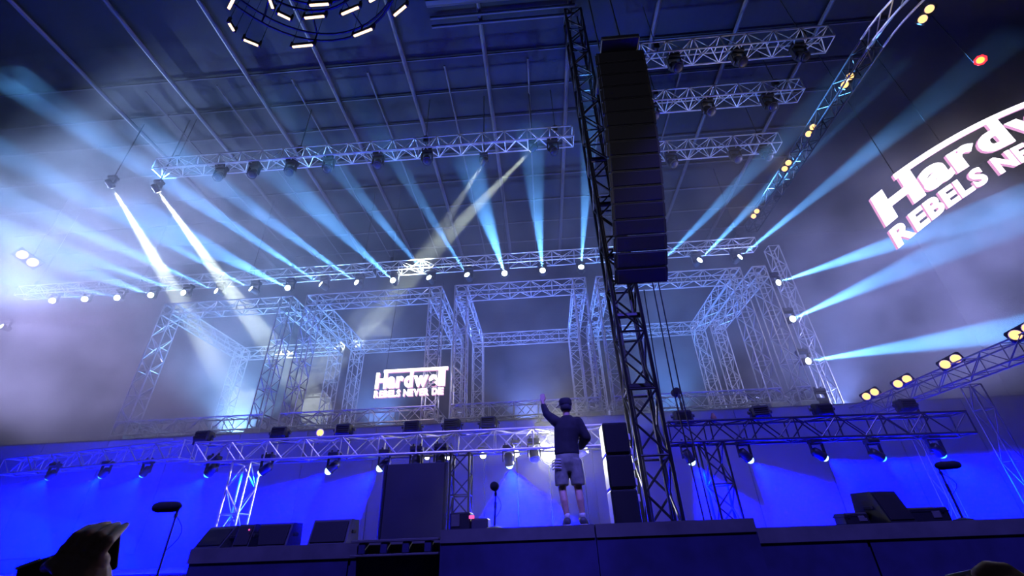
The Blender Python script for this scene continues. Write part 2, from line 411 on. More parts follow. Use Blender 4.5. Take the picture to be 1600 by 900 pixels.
# warm beams down from the overhead truss
WARM = (0.86, 1.0, 0.86)
down = [((172, 288), (300, 500), 18.5, 1.3, 'left lamp of two beaming down from the haze at upper left'), ((244, 295), (400, 510), 18.5, 1.3, 'right lamp of two beaming down from the haze at upper left'),
        ((756, 253), (650, 420), 18.0, .5, 'dimmer lamp hanging under the overhead truss, beaming down left'), ((833, 232), (630, 440), 18.0, 1.2, 'bright lamp under the right end of the overhead truss, beaming down left')]
for (p, e, Yt, k, lb) in down:
    S = at(*p, 12.07); E_ = at(*e, Yt); d = (E_-S).normalized()
    t = moving_head(S, d, 0.13, M['l_warm'], lb, 'lamps beaming down from above')
    o = t.location
    rod('hanger', (0, 0, 0.4), (0, 0, 18.3-o.z), 0.02, M['black'], t)
    spot('beam', S+d*0.2, E_, 170000*k, WARM, 8.5, 0.4, 0.05, t)
# unlit moving heads under the overhead trusses
dark_px = [(458, 244), (517, 236), (592, 238), (668, 232), (862, 208), (345, 262), (400, 252)]
for i, (x, y) in enumerate(sorted(dark_px)):
    S = at(x, y+6, 12.07); S.z = 14.75
    moving_head(S, Vector((0.2, -0.5, -1)).normalized(), 0.17, M['black'], 'dark unlit lamp under the left overhead truss, '+nth(i, len(dark_px)), 'unlit lamps under the overhead truss')
for tY, xs, nm in ((9.0, (5.0, 7.0, 8.9), 'topmost'), (10.8, (4.65, 6.6, 8.7), 'middle'), (13.2, (5.9, 8.4, 9.6), 'lowest')):
    for i, X in enumerate(xs):
        moving_head(Vector((X, tY, 14.75)), Vector((0.2, -0.5, -1)).normalized(), 0.17, M['black'], 'dark unlit lamp under the %s right overhead truss, %s' % (nm, nth(i, 3)), 'unlit lamps under the overhead truss')

# blue wash lights below the front truss and along the wing
BLUE = (0.0, 0.0005, 1.0)
wash = [((80, 742), (-.75, .3, -.55), 12.6, 1), ((163, 739), (-.75, .3, -.6), 12.4, 1), ((227, 737), (-.7, .3, -.6), 12.2, 1), ((330, 735), (-.7, .3, -.6), FY, 1), ((415, 733), (-.8, .2, -.45), FY, 1),
        ((520, 730), (-.62, -.1, -.6), FY, 1.2), ((600, 726), (-.62, -.1, -.6), FY, 1.2), ((795, 719), (0.12, .6, -1), FY, 3.0),
        ((1076, 714), (.45, .3, -.85), FY, 1), ((1165, 712), (.62, .2, -.65), FY, 1.1), ((1280, 710), (.75, .2, -.5), FY, 1.1), ((1370, 711), (.8, .2, -.45), FY, 1.1), ((1465, 704), (.6, .3, -.6), FY, 1.1)]
for i, (p, d, Y, k) in enumerate(wash):
    S = at(*p, Y); d = Vector(d).normalized()
    t = moving_head(S, d, 0.10, M['l_bluew'] if 4 <= i <= 10 else M['l_blue'], 'lamp glowing blue below the front truss line, '+nth(i, len(wash)), 'blue wash lights', dome=0.85)
    if Y != FY: rod('hanger', (0, 0, 0.3), (0, 0, 4.1-S.z), 0.02, M['black'], t)
    spot('beam', S+d*0.22, S+d*3, 110000*k, BLUE, 84 if i == 7 else 66, 0.2, 0.05, t)
# small white lamps, dark heads and the strong white backlight
for i, (p, r) in enumerate((((668, 715), .07), ((700, 714), .09), ((755, 712), .09), ((806, 709), .10))):
    S = at(*p, 11.2)
    t = moving_head(S, Vector((0.1, -1, -.1)).normalized(), r, M['l_warm'], 'small white lamp behind the front truss, '+nth(i, 4), 'small white lamps behind the front truss')
    rod('stand', (0, .25, 1.88-S.z), (0, .25, 2.9*r), .012, M['black'], t); MB().cbox((0, .17, 2.7*r), (.04, .2, .03), .005).build('stand_arm', M['black'], t)
for i, (p, lb) in enumerate((((650, 723), 'unlit lamp hanging under the front truss above the dark panel, left one'), ((688, 719), 'unlit lamp hanging under the front truss above the dark panel, right one'), ((835, 711), 'unlit lamp just left of the dazzling white light'))):
    S = at(*p, FY); moving_head(S, Vector((0.1, -.5, -1)).normalized(), 0.11, M['black'], lb, 'unlit lamps under the front truss')
S = at(857, 710, 11.2)
t = moving_head(S, Vector((0, -1, -.05)).normalized(), 0.24, M['l_white'], 'dazzling white light behind the man at his left hip', None)
spot('beam', S+Vector((0, -0.35, 0)), S+Vector((0, -5, 0.0)), 800, (1, 1, .92), 120, 0.6, 0.12, t)
spot('side_beam', S+Vector((-.4, -.3, 0)), S+Vector((-5, -1.1, 0.15)), 1000, (1, .96, .82), 34, .5, .1, t)  # second beam added to this lamp to light the left front truss
rod('stand', (0, .5, 1.88-S.z), (0, .5, .7), .02, M['black'], t); MB().cbox((0, .3, .66), (.06, .45, .05), .008).build('stand_arm', M['black'], t)
S = at(911, 706, 11.2); t = moving_head(S, Vector((.8, -.4, .35)).normalized(), 0.10, M['l_white'], 'white lamp at the right hip of the man', None)
rod('stand', (0, .3, 1.88-S.z), (0, .3, .3), .012, M['black'], t); MB().cbox((0, .2, .28), (.04, .25, .03), .005).build('stand_arm', M['black'], t)
spot('beam', S+Vector((.1, -0.1, 0.05)), S+Vector((2.4, -.6, .9)), 1800, (.5, .75, 1), 26, 0.5, 0.05, t)

# floods standing on the front truss (seen from behind)
fl = [(320, FY, 'hazy'), (437, FY, ''), (537, FY, ''), (644, FY, ''), (706, FY, 'small'), (764, FY, ''), (1073, FY, ''), (1198, FY, ''), (1300, FY, ''), (1437, FY, '')]
for i, (x, Y, nt_) in enumerate(fl):
    P = at(x, 680, Y); zt = FZ+0.23-(0.06 if x > 1000 else 0)
    P.z = zt
    t = thing('flood_lamp', P, 'black box-shaped lamp standing on the front truss, '+nth(i, len(fl)), 'stage light', 'box lamps on the front truss')
    a = Matrix.Rotation(math.radians(random.uniform(-8, 8)), 3, 'Z') @ Matrix.Rotation(math.radians(random.uniform(-10, 14)), 3, 'X')
    MB().cbox((0, 0, 0.17), (0.36, 0.24, 0.24), 0.03, a).build('housing', M['black'], t)
    for k in range(4): MB().box(a @ Vector((0, -0.13, 0))+Vector((0, 0, 0.10+k*0.045)), (0.28, 0.02, 0.015), a).build('cooling_fin', M['rubber'], t)
    mb = MB()
    for sx in (-1, 1): mb.cbox((sx*0.21, 0, 0.11), (0.02, 0.06, 0.2), 0.005)
    mb.cbox((0, 0, 0.012), (0.44, 0.07, 0.024), 0.005); mb.build('bracket', M['black'], t)
    for sx in (-1, 1): MB().tube((sx*0.2, 0, 0.17), (sx*0.25, 0, 0.17), 0.035, 10).build('knob', M['black'], t)

# blinders (pairs of amber lamps) on the right side trusses, one at far left
def blinder(P, d, s, label, group, lm='l_amber', cells=2, axis=None):
    t = thing('blinder_lamp', P, label, 'stage light', group)
    d = Vector(d).normalized(); ax = Vector(axis if axis else (0, 0, 1)); ax = (ax-d*ax.dot(d)).normalized()
    q = d.to_track_quat('Z', 'Y')
    sd = d.cross(ax)
    mtx = Matrix((sd, d, ax)).transposed()
    MB().cbox(-d*0.12, (2.4*s, 0.2, (2.3*cells+0.2)*s), 0.03, mtx).build('housing', M['black'], t)
    for k in range(cells):
        c = ax*((k-(cells-1)/2)*2.2*s)
        h = MB().lathe([(0.5*s, -0.05), (1.0*s, 0.06), (1.0*s, 0.08)], 14, q, c).build('reflector', M['pale'], t, True)
        MB().lathe([(0.9*s, 0.07), (0.8*s, 0.10), (0.4*s, 0.12)], 14, q, c).build('lens', M[lm], h)
    return t
bz = [((1447, 22), None), ((1324, 126), None), ((1267, 204), None), ((1229, 259), None), ((1180, 334), None)]
for i, (p, _) in enumerate(bz):
    P = atz(*p, 13.0)
    t = blinder(P, (CAM-P), 0.10 if i else 0.10, 'twin amber blinder on the upper right side truss, '+nth(i, 5, 'near'), 'amber blinders on the right', axis=(.5, -.6, .6))
    spot('beam', P+(CAM-P).normalized()*0.2, P+Vector((-3, -2, 0.0)), 120, (1, .75, .4), 100, .8, .1, t)
for i, p in enumerate(((1597, 518), (1485, 565), (1410, 596), (1360, 616))):
    P = atz(*p, 5.0)
    blinder(P, (CAM-P), 0.10, 'twin amber blinder on the lower right side truss, '+nth(i, 4, 'near'), 'amber blinders on the right', axis=(.8, -.4, .35))
P = at(43, 404, 16); t = blinder(P, (CAM-P), 0.22, 'twin amber blinder glowing in the haze at far left', None, axis=(.8, 0, -.5)); rod('hanger', (0, .15, .1), (0, .15, 18.3-P.z), .02, M['black'], t)
P = at(1532, 94, 9.0); t = blinder(P, (CAM-P), 0.10, 'single square red lamp at upper right above the big sign', None, 'l_redcore', 1)
rod('hanger', (0, .15, .1), (0, .15, 18.3-P.z), .015, M['black'], t)
q = (CAM-P).to_track_quat('Z', 'Y'); MB().lathe([(0.15, 0.03), (0.15, 0.05), (0.10, 0.06)], 8, q).build('red_rim', M['l_red'], t)
# trusses the blinders sit on
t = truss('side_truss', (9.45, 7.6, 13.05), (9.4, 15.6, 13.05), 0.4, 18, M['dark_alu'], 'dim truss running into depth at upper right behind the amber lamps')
pts = []
for k in range(13):
    a = k/12*math.radians(75)
    pts.append(Vector((9.45+3.2*(1-math.cos(a)), 7.6-3.2*math.sin(a), 13.05)))
t = thing('curved_truss', pts[0], 'dim curved truss arcing out of frame at upper right', 'truss')
for dz in (-0.2, 0.2):
    for off in (-0.2, 0.2):
        MB().path([p-pts[0]+Vector((off, 0, dz)) for p in pts], 0.03).build('chord', M['alu'], t)
for k in range(12):
    rod('brace', pts[k]-pts[0]+Vector((-.2, 0, -.2)), pts[k+1]-pts[0]+Vector((-.2, 0, .2)), 0.016, M['alu'], t)
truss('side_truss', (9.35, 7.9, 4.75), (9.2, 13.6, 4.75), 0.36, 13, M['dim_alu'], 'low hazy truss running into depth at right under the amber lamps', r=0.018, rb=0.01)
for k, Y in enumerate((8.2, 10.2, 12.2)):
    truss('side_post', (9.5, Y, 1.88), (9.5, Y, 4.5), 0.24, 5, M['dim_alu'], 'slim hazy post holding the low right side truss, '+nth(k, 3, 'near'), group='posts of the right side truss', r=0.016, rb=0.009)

# LED ring hung at upper left
rc = Vector((-4.75, 4.0, 13.3))
t = thing('led_ring_frame', rc, 'dark round double-hoop frame at top left carrying glowing bars', 'truss')
for R_ in (2.4, 1.65):
    for dz in (0.0, 0.3):
        MB().path([Vector((R_*math.cos(a*math.pi/24), R_*math.sin(a*math.pi/24), dz)) for a in range(49)], 0.03).build('hoop', M['dark_alu'], t)
for a in range(12):
    c, s = math.cos(a*math.pi/6+.2), math.sin(a*math.pi/6+.2)
    rod('spoke', (1.65*c, 1.65*s, 0.3), (2.4*c, 2.4*s, 0.3), 0.025, M['dark_alu'], t); rod('strut', (2.4*c, 2.4*s, 0), (2.4*c, 2.4*s, .3), 0.02, M['dark_alu'], t)
for a in range(4):
    c, s = math.cos(a*math.pi/2+.6), math.sin(a*math.pi/2+.6)
    rod('chain', (2.0*c, 2.0*s, .3), (2.0*c, 2.0*s, 5.0), 0.015, M['black'], t)
bars = [((357, 14), (365, -2)), ((357, 36), (365, 49)), ((381, 63), (403, 72)), ((457, 74), (488, 71)), ((553, 57), (581, 46)), ((616, 25), (634, 10)),
        ((421, 0), (426, 14)), ((434, 22), (453, 31)), ((476, 29), (506, 26)), ((534, 23), (560, 12)), ((484, 9), (513, 7)), ((577, 3), (590, -4))]
names = ['outer hoop, upper far left', 'outer hoop, lower far left', 'outer hoop, bottom left', 'outer hoop, bottom middle', 'outer hoop, bottom right', 'outer hoop, far right',
         'inner hoop, far left', 'inner hoop, bottom left', 'inner hoop, bottom middle', 'inner hoop, right', 'inner hoop, just above the bottom middle bar', 'inner hoop, cut by the top frame edge']
for (a, b), nm in zip(bars, names):
    A, B_ = atz(*a, 13.0), atz(*b, 13.0); c = (A+B_)/2; d = B_-A
    t = thing('led_bar', c, 'glowing warm LED bar on the '+nm, 'light bar', 'LED bars of the round frame')
    rz = Matrix.Rotation(math.atan2(d.y, d.x), 3, 'Z'); L = d.length
    MB().cbox((0, 0, 0.06), (L*1.1, 0.10, 0.08), 0.012, rz).build('housing', M['black'], t)
    for sx in (-1, 1): MB().cbox(rz @ Vector((sx*L*0.58, 0, 0.1)), (0.05, 0.08, 0.22), 0.01, rz).build('end_bracket', M['dark_alu'], t)
    for sx in (-1, 1): rod('drop_wire', rz @ Vector((sx*L*0.58, 0, 0.2)), rz @ Vector((sx*L*0.58, 0, 0))+Vector((0, 0, 5.3)), .006, M['black'], t)
    mb = MB(); n = 11
    for k in range(n):
        p = rz @ Vector((L*((k+.5)/n-.5), 0, 0.0)); mb.lathe([(0.02, -0.005), (0.032, 0.01), (0.032, 0.022)], 8, None, p)
    mb.build('led_row', M['l_bar'], t)

# ------------------------------------------------------------------ signs with letters
def glyph(ch, size, offset, extrude):
    cu = bpy.data.curves.new('glyph', 'FONT'); cu.body = ch; cu.size = size; cu.offset = offset; cu.extrude = extrude; cu.resolution_u = 4
    ob = bpy.data.objects.new('glyph', cu)
    return bake(ob)
def fit_text(txt, width, height, gap, thick, depth, space, lower=None):
    """letters laid out to a given width; returns list of (char, mesh) in sign coordinates (x right, y up, z out)"""
    out = []; x = 0
    for ch in txt:
        if ch == ' ': x += space; continue
        me = glyph(ch, 1.0, thick, depth)
        xs = [v.co.x for v in me.vertices]; x0, x1 = min(xs), max(xs)
        for v in me.vertices: v.co.x += x-x0
        x += x1-x0+gap; out.append((ch, me))
    k = width/(x-gap)
    ys = [v.co.y for c, me in out for v in me.vertices]; y0, y1 = min(ys), max(ys); ky = height/(y1-y0)
    for c, me in out:
        for v in me.vertices: v.co = Vector((v.co.x*k, (v.co.y-y0)*ky, v.co.z))
    return out
def sign(name, label, origin, ex, width, h1, h2, rise=None, face='sign', depth=0.06):
    """origin = lower left of the top line; ex = unit vector along the line; rise(x) lifts the line into an arch"""
    origin = Vector(origin); ex = Vector(ex).normalized(); ez = Vector((0, 0, 1)); n = ex.cross(ez)
    t = thing(name, origin, label, 'sign')
    def finish(nm, me, y0):
        me.materials.clear(); me.materials.append(M[face]); me.materials.append(M['sign_side'])
        for p in me.polygons: p.material_index = 0 if abs(p.normal.z) > 0.5 else 1
        for v in me.vertices:
            x, y, z = v.co; v.co = ex*x + ez*(y+y0+(rise(x) if rise else 0)) + n*z
        me.update(); o = bpy.data.objects.new(nm, me); col.objects.link(o); o.parent = t
    for ch, me in fit_text('Hardwell', width*0.985, h1*0.99, 0.03, 0.05, depth, 0.3): finish('letter', me, 0)
    for ch, me in fit_text('REBELS NEVER DIE', width*0.97, h2, 0.06, 0.045, depth, 0.35): finish('letter', me, -h2*1.22)
    # long bar from the H over the word to the double l
    nseg = 20; bx0, bx1, y0, y1 = width*0.105, width*1.02, h1*0.97, h1*1.15
    vs = []; fs = []
    for k in range(nseg+1):
        x = bx0+(bx1-bx0)*k/nseg
        for (y, z) in ((y0, depth), (y1, depth), (y1, -depth), (y0, -depth)): vs.append((x, y, z))
    for k in range(nseg):
        for j in range(4): fs.append((k*4+j, (k+1)*4+j, (k+1)*4+(j+1) % 4, k*4+(j+1) % 4))
    fs += [(0, 1, 2, 3), (nseg*4+3, nseg*4+2, nseg*4+1, nseg*4)]
    me = bpy.data.meshes.new('long_bar'); me.from_pydata(vs, [], fs); me.update(); finish('long_bar', me, 0)
    return t
SY = 11.0
q0, q1, q2 = at(1384, 282, SY), at(1485, 210, SY), at(1600, 151, SY)      # upper edge of the arch
x1_, x2_ = q1.x-q0.x, q2.x-q0.x; z1_, z2_ = q1.z-q0.z, q2.z-q0.z
bq = (z2_/x2_-z1_/x1_)/(x2_-x1_); aq = z1_/x1_-bq*x1_
HT = (q0.z-at(1428, 360, SY).z); h1_ = HT*0.56; h2_ = HT*0.325
wid = (at(1557, 241, SY).x-at(1383, 355, SY).x)/0.45
x00 = at(1383, 355, SY).x
org = Vector((x00, SY, q0.z-1.15*h1_-(aq*(q0.x-x00)+bq*(q0.x-x00)**2)*1.0))
big = sign('letter_sign', 'huge glowing white and pink logo sign cut off at right frame edge', org, (1, 0, 0), wid, h1_, h2_, rise=lambda x: aq*x+bq*x*x if x < -aq/(2*bq) else -aq*aq/(4*bq), depth=0.045)
for x in (1.2, 3.2): rod('hang_wire', (x, .05, h1_+aq*x+bq*x*x), (x, .05, 18.3-org.z), 0.012, M['black'], big)
A2 = at(586, 609, 15.3)
small = sign('letter_sign', 'small glowing white logo sign inside the left truss frame', A2, (1, 0, 0.0), 2.6, 0.62, 0.26)
rod('hang_wire', (0.3, 0.05, 0.7), (0.3, 0.45, 4.6), 0.008, M['black'], small); rod('hang_wire', (2.2, 0.05, 0.7), (2.2, 0.45, 4.6), 0.008, M['black'], small)
# ------------------------------------------------------------------ things on the stage
dp = thing('dark_panel', at(652, 836, 9.4), 'tall dark panel standing on stage below the unlit lamps', 'panel')
a0, a1 = at(600, 735, 9.4), at(701, 735, 9.4)
x0, x1 = a0.x-dp.location.x, a1.x-dp.location.x; dp.location.z = 1.88
MB().cbox(((x0+x1)/2, 0, 0.72), (x1-x0, 0.06, 1.36), 0.01).build('board', M['screen'], dp)
for X in (x0+.05, x1-.05): MB().cbox((X, 0, 0.7), (0.06, 0.1, 1.4), 0.01).build('upright', M['black'], dp)
MB().cbox(((x0+x1)/2, 0, 0.03), (x1-x0, 0.5, 0.06), 0.01).build('foot_rail', M['black'], dp)
# black side-fill stack beside the tower
P = at(966, 732, 8.4); P.z = 1.99
t = thing('side_fill_stack', P, 'black upright loudspeaker stack left of the tower foot', 'loudspeaker')
zt = at(966, 664, 8.4).z-P.z
for k in range(3):
    h = zt/3; c = MB().cbox((0, 0, h*(k+.5)), (0.44, 0.5, h-0.015), 0.02).build('cabinet', M['black'], t)
    MB().cbox((0, -0.255, h*(k+.5)), (0.39, 0.02, h-0.07), 0.006).build('grille', M['grille'], c)
for k in range(5): MB().cbox((0.25, -0.1, zt*(0.25+.15*k)), (0.04, 0.1, 0.12), 0.01).build('handle', M['pale'], t)
# wedge monitor and gear at right
def wedge(P, w, d, h, label, rz=0.0, mat_='black', lean=0.35):
    t = thing('wedge_monitor', P, label, 'monitor')
    vs = []
    for sx in (-w/2, w/2): vs += [(sx, -d/2, 0), (sx, d/2, 0), (sx, d/2-0.05, h), (sx, -d/2+lean*h, h)]
    me = MB().add(vs, [(0, 3, 2, 1), (4, 5, 6, 7), (0, 1, 5, 4), (1, 2, 6, 5), (2, 3, 7, 6), (3, 0, 4, 7)])
    b = me.build('cabinet', M[mat_], t)
    n = Vector((0, -h, lean*h)).normalized(); c = Vector((0, -d/2+lean*h/2, h/2)); mtx = Matrix.Rotation(-math.atan(lean), 3, 'X')
    MB().cbox(c+n*0.008, (w*0.9, 0.02, h*0.86), 0.006, mtx).build('grille', M['grille'], b)
    for sx in (-1, 1): MB().cbox((sx*(w/2+.01), 0.0, h*.5), (0.03, 0.14, 0.05), 0.008).build('handle', M['rubber'], b)
    t.rotation_euler.z = rz; return t
P = at(1390, 826, 7.6); P.z = 1.88; wedge(P, 0.50, 0.5, 0.42, 'black tilted floor monitor at right stage edge by the mic stand', 0.35)
P = at(386, 838, 7.6); P.z = 1.88; wedge(P, 0.24, 0.32, 0.32, 'narrow dark box with two tiny red lights at left stage edge', 0.1)
MB().lathe([(0.012, 0), (0.012, 0.01)], 8, Vector((0, -1, 0)).to_track_quat('Z', 'Y'), P+Vector((0.08, -0.14, 0.24))-P).build('indicator', M['l_mag'], bpy.data.objects['wedge_monitor.001'])
P = at(345, 838, 8.2); P.z = 1.88; wedge(P, 0.6, 0.45, 0.34, 'low slanted dark monitor at left end of the stage edge', -0.3, 'screen', 0.7)
P = at(432, 838, 8.4); P.z = 1.88; wedge(P, 0.66, 0.5, 0.36, 'rounded dark monitor box right of the narrow box at left', 0.0, 'screen')
P = at(522, 838, 8.0); P.z = 1.88; wedge(P, 0.62, 0.5, 0.36, 'dark monitor box on stage left of the dark panel', 0.0, 'screen')
for (x, w, h, lb, Y) in ((1336, 0.34, 0.16, 'small black case with cables left of the tilted monitor', 7.7), (1446, 0.66, 0.2, 'long low black case right of the tilted monitor', 7.8)):
    P = at(x, 826, Y); P.z = 1.88
    t = thing('equipment_case', P, lb, 'case')
    MB().cbox((0, 0, h/2), (w, 0.3, h), 0.02).build('body', M['black'], t); MB().cbox((0, 0, h*.72), (w+.012, 0.31, 0.02), 0.004).build('lid_seam', M['dark_alu'], t)
    MB().cbox((w*.2, -0.155, h*.5), (0.12, 0.012, h*.45), 0.004).build('plate', M['lip'], t)
    for sx in (-1, 1): MB().cbox((sx*w*.35, -0.158, h*.72), (0.04, 0.014, 0.05), 0.004).build('latch', M['dark_alu'], t)
# small rack gear between leg and blue lamp
P = at(735, 826, 8.4); P.z = 1.99; t = thing('control_desk', P, 'low dark equipment box with a magenta light behind the small microphone', 'equipment')
MB().cbox((-.15, 0, .15), (0.35, .4, .3), .02).build('body', M['black'], t); MB().cbox((.18, 0, .1), (0.28, .4, .2), .02).build('side_unit', M['screen'], t)
MB().cbox((0.05, -.205, .22), (.09, .015, .05), .004).build('display', M['l_mag'], t); MB().cbox((-.22, -.205, .18), (.14, .015, .18), .004).build('plate', M['lip'], t)
# front strip light on the lip left of the thrust
A, B_ = at(556, 846, 7.2), at(690, 842, 7.2); P = (A+B_)/2
t = thing('low_rail', (P.x, 7.12, 1.90), 'low pale rail box along the stage lip left of the platform', 'rail'); w = (B_-A).length
MB().cbox((0, 0, 0.0), (w, 0.2, 0.035), 0.006).build('top_rail', M['lip'], t)
for k in range(4): MB().cbox((-w/2+w*(k+.5)/4, 0, -0.09), (0.1, 0.16, 0.14), 0.01).build('support', M['skirt'], t)
MB().cbox((0, 0.02, -0.175), (w, 0.22, 0.03), 0.006).build('bottom_rail', M['lip'], t)

# microphones
def blimp_mic(name, P, axis, L, r, base, label, tilt=0.0):
    P = Vector(P); base = Vector(base); t = thing(name, base, label, 'microphone', 'microphones on stands')
    q = Vector(axis).to_track_quat('Z', 'Y'); c = P-base
    prof = [(0.15*r, -L/2), (0.7*r, -L*.45), (r, -L*.3), (r, L*.25), (0.85*r, L*.4), (0.35*r, L*.5)]
    MB().lathe(prof, 14, q, c).build('windshield', M['foam'], t, True)
    e = c - Vector(axis).normalized()*(-L*.42)
    j = e+Vector((0, 0, -r*1.6))
    MB().tube(e, j, r*.22).cbox(j, (r*.6, r*.6, r*.8), r*.1).build('mount', M['black'], t)
    mid = j.lerp(Vector((0, 0, 0)), .34)
    MB().tube(j, mid, r*.2, 8).build('upper_pole', M['black'], t)
    MB().tube(mid.lerp(j, .3), mid.lerp(Vector((0,0,0)), .12), r*.34, 8).build('clutch', M['black'], t)
    MB().tube(mid, (0, 0, 0.02), r*.26, 8).build('pole', M['black'], t)
    MB().lathe([(r*2.0, 0), (r*2.0, .015), (r*.5, .04)], 16).build('foot', M['black'], t)
    pts = [e+Vector((0.02, 0, 0))]+[j+Vector((0.10*math.sin(k/6*math.pi)*L/.25, 0, -0.3*k/6)) for k in range(7)]
    MB().path(pts, 0.004, 5).build('cable', M['cable'], t)
    return t
P = at(261, 792, 4.6); b = at(244, 930, 4.6); b.z = 0.0; b.x = at(250, 900, 4.6).x
blimp_mic('microphone', P, (1, 0.1, 0), 0.27, 0.05, (P.x+.11, 4.6, 0.0), 'black blimp microphone on a tall stand in front of the stage at left')
P = at(1481, 727, 7.45); blimp_mic('microphone', P, (-1, 0, -.03), 0.36, 0.06, (P.x-.15, 7.45, 1.885), 'black blimp microphone on a stand at the right stage edge')
P = at(773, 760, 7.05); blimp_mic('microphone', P, (0.05, 1, 0), 0.2, 0.062, (P.x-.01, 7.05, 1.99), 'round black microphone on a short stand left of the man')
P = at(1056, 613, FY); blimp_mic('microphone', P, (0.3, -1, 0.2), 0.22, 0.09, (P.x+.06, FY, FZ+.2), 'round microphone on a thin stand above the right front truss')
# brown leaf-shaped prop on right front truss
P = at(1117, 661, FY); t = thing('stage_prop', P, 'small reddish brown object standing on the right front truss', 'prop')
MB().lathe([(0.03, 0), (0.06, 0.05), (0.065, 0.12), (0.03, 0.19)], 10).build('body', M['brown'], t, True); MB().lathe([(0.032, 0.19), (0.02, .215)], 10).build('tip', M['brown'], t)
# disc lamp on left front truss
P = at(500, 676, FY+.25); t = thing('disc_lamp', P, 'small round pale lamp peeking over the left front truss', 'stage light')
q = (CAM-P).to_track_quat('Z', 'Y'); MB().lathe([(0.05, -.08), (0.09, 0), (0.09, .02)], 14, q).build('shell', M['pale'], t, True); MB().lathe([(0.07, .02), (0.05, .035)], 14, q).build('lens', M['l_amber'], t)
rod('stem', (0, 0, -.06), (0, 0, -.25), .015, M['black'], t)

# ------------------------------------------------------------------ people
def fuse(name, mb, m, parent, voxel, smooth=4):        # melt overlapping solids into one continuous surface
    me = mb.mesh(name, m); ob = bpy.data.objects.new(name, me)
    r = ob.modifiers.new('remesh', 'REMESH'); r.mode = 'VOXEL'; r.voxel_size = voxel; r.use_smooth_shade = True
    sm = ob.modifiers.new('smooth', 'SMOOTH'); sm.factor = 0.5; sm.iterations = smooth
    m2 = bake(ob); m2.materials.clear(); m2.materials.append(m)
    for p in m2.polygons: p.material_index = 0; p.use_smooth = True
    o = bpy.data.objects.new(name, m2); col.objects.link(o); o.parent = parent; return o
def ball(mb, c, r, q=None):
    r = r if isinstance(r, tuple) else (r, r, r); n, k = 12, 8; vs = [Vector(c)+Vector((0, 0, -r[2]))]; fs = []
    for j in range(1, k):
        t = math.pi*j/k
        for i in range(n):
            p = 2*math.pi*i/n; vs.append(Vector(c)+Vector((r[0]*math.sin(t)*math.cos(p), r[1]*math.sin(t)*math.sin(p), -r[2]*math.cos(t))))
    vs.append(Vector(c)+Vector((0, 0, r[2])))
    for i in range(n): fs.append((0, 1+(i+1) % n, 1+i))
    for j in range(k-2):
        for i in range(n): a_, b_ = 1+j*n+i, 1+j*n+(i+1) % n; fs.append((a_, b_, b_+n, a_+n))
    for i in range(n): fs.append((1+(k-2)*n+i, 1+(k-2)*n+(i+1) % n, 1+(k-1)*n))
    mb.add(vs, fs); return mb
def limb(mb, pts, rads):
    for i, p in enumerate(pts):
        ball(mb, p, rads[i])
        if i: mb.tube(pts[i-1], p, rads[i-1], 12, rads[i])
    return mb
def loft(mb, rings, n=20):                      # rings: (centre x, centre y, z, half width, half depth)
    vs = []; fs = []
    for (cx, cy, z, a_, b_) in rings:
        for i in range(n): t = 2*math.pi*i/n; vs.append((cx+a_*math.cos(t), cy+b_*math.sin(t), z))
    for k in range(len(rings)-1):
        for i in range(n): fs.append((k*n+i, k*n+(i+1) % n, (k+1)*n+(i+1) % n, (k+1)*n+i))
    fs += [tuple(reversed(range(n))), tuple((len(rings)-1)*n+i for i in range(n))]
    mb.add(vs, fs); return mb
P = at(901, 819, 7.25); P.z = 1.99
man = thing('person', P, 'man seen from behind with one arm raised, dark top, shorts and cap, on the platform', 'person')
LS, LE, LW = (-.18, 0, 1.49), (-.315, .10, 1.64), (-.37, .15, 1.85)
RS, RE, RW = (.18, 0, 1.47), (.27, -.02, 1.22), (.17, .2, 1.10)
def hand_into(mb, W_, dirv, side, s=1.0, curl=0.3, up=(0, 0, 1)):      # palm, four unequal fingers and a thumb
    d = Vector(dirv).normalized(); sd = d.cross(Vector(up)).normalized(); nrm = sd.cross(d); W_ = Vector(W_)
    for k in range(4): limb(mb, [W_, W_+d*.05*s+sd*side*(k-1.5)*.017*s, W_+d*.09*s+sd*side*(k-1.5)*.021*s], [.024*s, .016*s, .012*s])
    for k, L_ in enumerate((.065, .078, .072, .055)):
        b0 = W_+d*.09*s+sd*side*(k-1.5)*.022*s; p1 = b0+d*L_*.5*s+sd*side*(k-1.5)*.003*s
        p2 = p1+(d*math.cos(curl)+nrm*math.sin(curl))*L_*.3*s; p3 = p2+(d*math.cos(2*curl)+nrm*math.sin(2*curl))*L_*.28*s
        limb(mb, [b0, p1, p2, p3], [.0105*s, .0095*s, .009*s, .0075*s])
    b0 = W_+d*.03*s-sd*side*.026*s
    limb(mb, [W_+d*.02*s, b0, b0-sd*side*.025*s+d*.03*s, b0-sd*side*.03*s+d*.058*s], [.02*s, .014*s, .011*s, .009*s])
mb = MB()
loft(mb, [(-.05, 0, .86, .15, .11), (-.05, 0, .98, .16, .11), (-.04, 0, 1.15, .145, .10), (-.01, 0, 1.36, .17, .11), (0, 0, 1.50, .13, .08), (0, 0, 1.55, .07, .06)])
limb(mb, [(0, 0, 1.52), (0, .015, 1.62)], [.058, .056])
ball(mb, (0, .02, 1.715), (.078, .095, .115)); ball(mb, (0, .055, 1.66), (.055, .06, .06))
limb(mb, [(-.01, .115, 1.72), (-.012, .135, 1.69)], [.012, .015])                                   # nose
for sx in (-1, 1): ball(mb, (sx*.082, .015, 1.70), (.014, .022, .034))                              # ears
limb(mb, [LS, LE, LW], [.062, .046, .032]); limb(mb, [RS, RE, RW], [.062, .046, .032])
